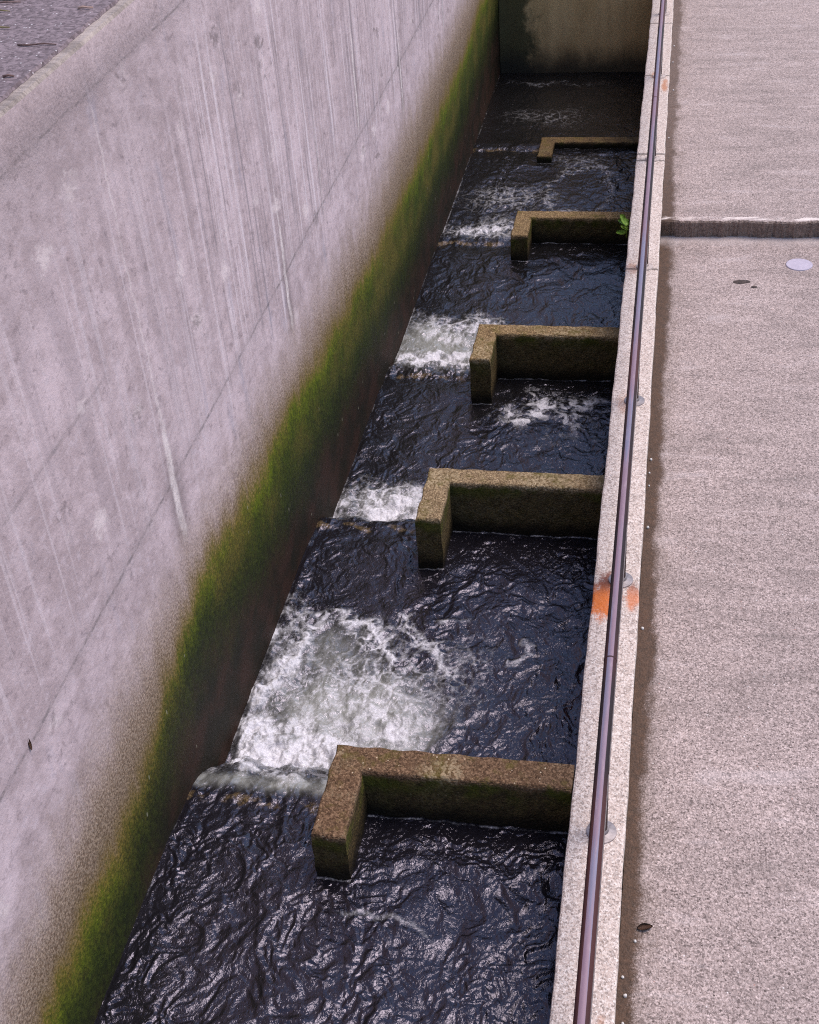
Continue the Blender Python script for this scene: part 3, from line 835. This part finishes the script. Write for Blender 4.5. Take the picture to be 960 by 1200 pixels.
# spalled hollow with dead leaf crumbs on the walkway under the step
def crumb(loc, sc, seed, mat, label, cat, name='leaf_litter'):
    rnd = random.Random(seed); bm = bmesh.new()
    bmesh.ops.create_icosphere(bm, subdivisions=2, radius=1)
    for v in bm.verts:
        v.co = Vector((v.co.x * sc[0], v.co.y * sc[1], v.co.z * sc[2])) * (1 + .5 * (rnd.random() - .5))
    return place(name, bm, (mat,), loc, (0, 0, rnd.random() * .6 - .3), label, cat)
crumb((.845, 8.955, ZN + .002), (.055, .03, .006), 3, M_lit, 'dark crumpled leaf litter on the walkway left of the round cover', 'leaf litter')
crumb((.93, 8.88, ZN + .002), (.022, .014, .005), 4, M_lit, 'tiny dark leaf scrap beside the larger leaf litter on the walkway', 'leaf litter')
# white pebbles in the silt along the kerb
for i, (x, y) in enumerate([(.262, 5.95), (.256, 6.35), (.259, 6.62), (.254, 6.48), (.258, 3.06), (.272, 2.98), (.262, 5.1), (.30, 3.23), (.268, 2.86), (.262, 11.4), (.28, 12.6), (.262, 13.4), (.265, 13.9)]):
    rnd = random.Random(i); bm = bmesh.new(); bmesh.ops.create_icosphere(bm, subdivisions=2, radius=rnd.uniform(.0055, .009))
    for v in bm.verts: v.co *= rnd.uniform(.8, 1.15)
    for f in bm.faces: f.smooth = True
    o = from_bm('pebble', bm, (M_stone,)); o.location = (x, y, (ZN if y < 9.7 else ZF) + .004)
    tag(o, 'tiny white pebble in the brown silt along the foot of the kerb', 'pebble', 'white pebbles along the kerb')
# green plant rooted in the channel side
plant = bpy.data.objects.new('small_plant', None); COL.objects.link(plant); plant.location = (-.012, 9.62, -.06)
tag(plant, 'small bright green plant growing from the channel side under the kerb', 'plant')
for i, (a, L, e) in enumerate([(2.9, .10, .5), (2.3, .09, .2), (3.5, .10, .1), (2.7, .12, .9), (3.3, .08, .8), (1.9, .07, .5)]):
    bm = leaf_bm(L * .9, L * .42, .3, 3); o = from_bm('leaf', bm, (M_grn,), plant)
    o.rotation_euler = (e, .3 * math.sin(i * 2), a - math.pi / 2); o.location = (-.010, .02 * math.sin(i * 3), .03 * math.cos(i * 2))
bm = bmesh.new(); cyl_z(bm, .004, .003, -.06, .03, 8); from_bm('stem', bm, (M_grn,), plant).location = (-.012, 0, 0)

# ------------------------------------------------------------------ light
world = bpy.data.worlds.new('World'); scene.world = world; world.use_nodes = True
nt = world.node_tree; bg = nt.nodes['Background']
sky = nt.nodes.new('ShaderNodeTexSky'); sky.sky_type = 'NISHITA'; sky.sun_disc = False
SUN_EL, SUN_AZ = math.radians(63), math.radians(62)      # azimuth from +Y towards +X
sky.sun_elevation = SUN_EL; sky.sun_rotation = SUN_AZ
sky.air_density = 1.0; sky.dust_density = 1.2; sky.ozone_density = 1.0
nt.links.new(sky.outputs[0], bg.inputs[0]); bg.inputs[1].default_value = .15
L = bpy.data.lights.new('sun', 'SUN'); L.energy = 2.0; L.angle = math.radians(36); L.color = (1, .88, .78)
so = bpy.data.objects.new('sun', L); COL.objects.link(so)
dirv = Vector((math.sin(SUN_AZ) * math.cos(SUN_EL), math.cos(SUN_AZ) * math.cos(SUN_EL), math.sin(SUN_EL)))
so.rotation_euler = dirv.to_track_quat('Z', 'Y').to_euler(); so.location = dirv * 30

# ------------------------------------------------------------------ camera
yaw, pit, rol = .2286, .6426, -.0878
fw = Vector((-math.sin(yaw) * math.cos(pit), math.cos(yaw) * math.cos(pit), -math.sin(pit)))
rt = Vector((math.cos(yaw), math.sin(yaw), 0)); up = rt.cross(fw)
r2 = math.cos(rol) * rt + math.sin(rol) * up; u2 = -math.sin(rol) * rt + math.cos(rol) * up
cam = bpy.data.cameras.new('camera'); co = bpy.data.objects.new('camera', cam); COL.objects.link(co)
co.matrix_world = Matrix(((r2.x, u2.x, -fw.x, .28), (r2.y, u2.y, -fw.y, 0), (r2.z, u2.z, -fw.z, 4.45), (0, 0, 0, 1)))
cam.sensor_fit = 'VERTICAL'; cam.sensor_height = 24; cam.lens = 1537.3 / 1200 * 24
cam.clip_end = 1000; cam.clip_start = .05
scene.camera = co
vs = scene.view_settings
scene.display_settings.display_device = 'sRGB'
vs.view_transform = 'Standard'; vs.look = 'None'; vs.gamma = 1; vs.use_curve_mapping = False
vs.exposure = 0.40
scene.cycles.use_denoising = False
scene.cycles.filter_width = 1.15
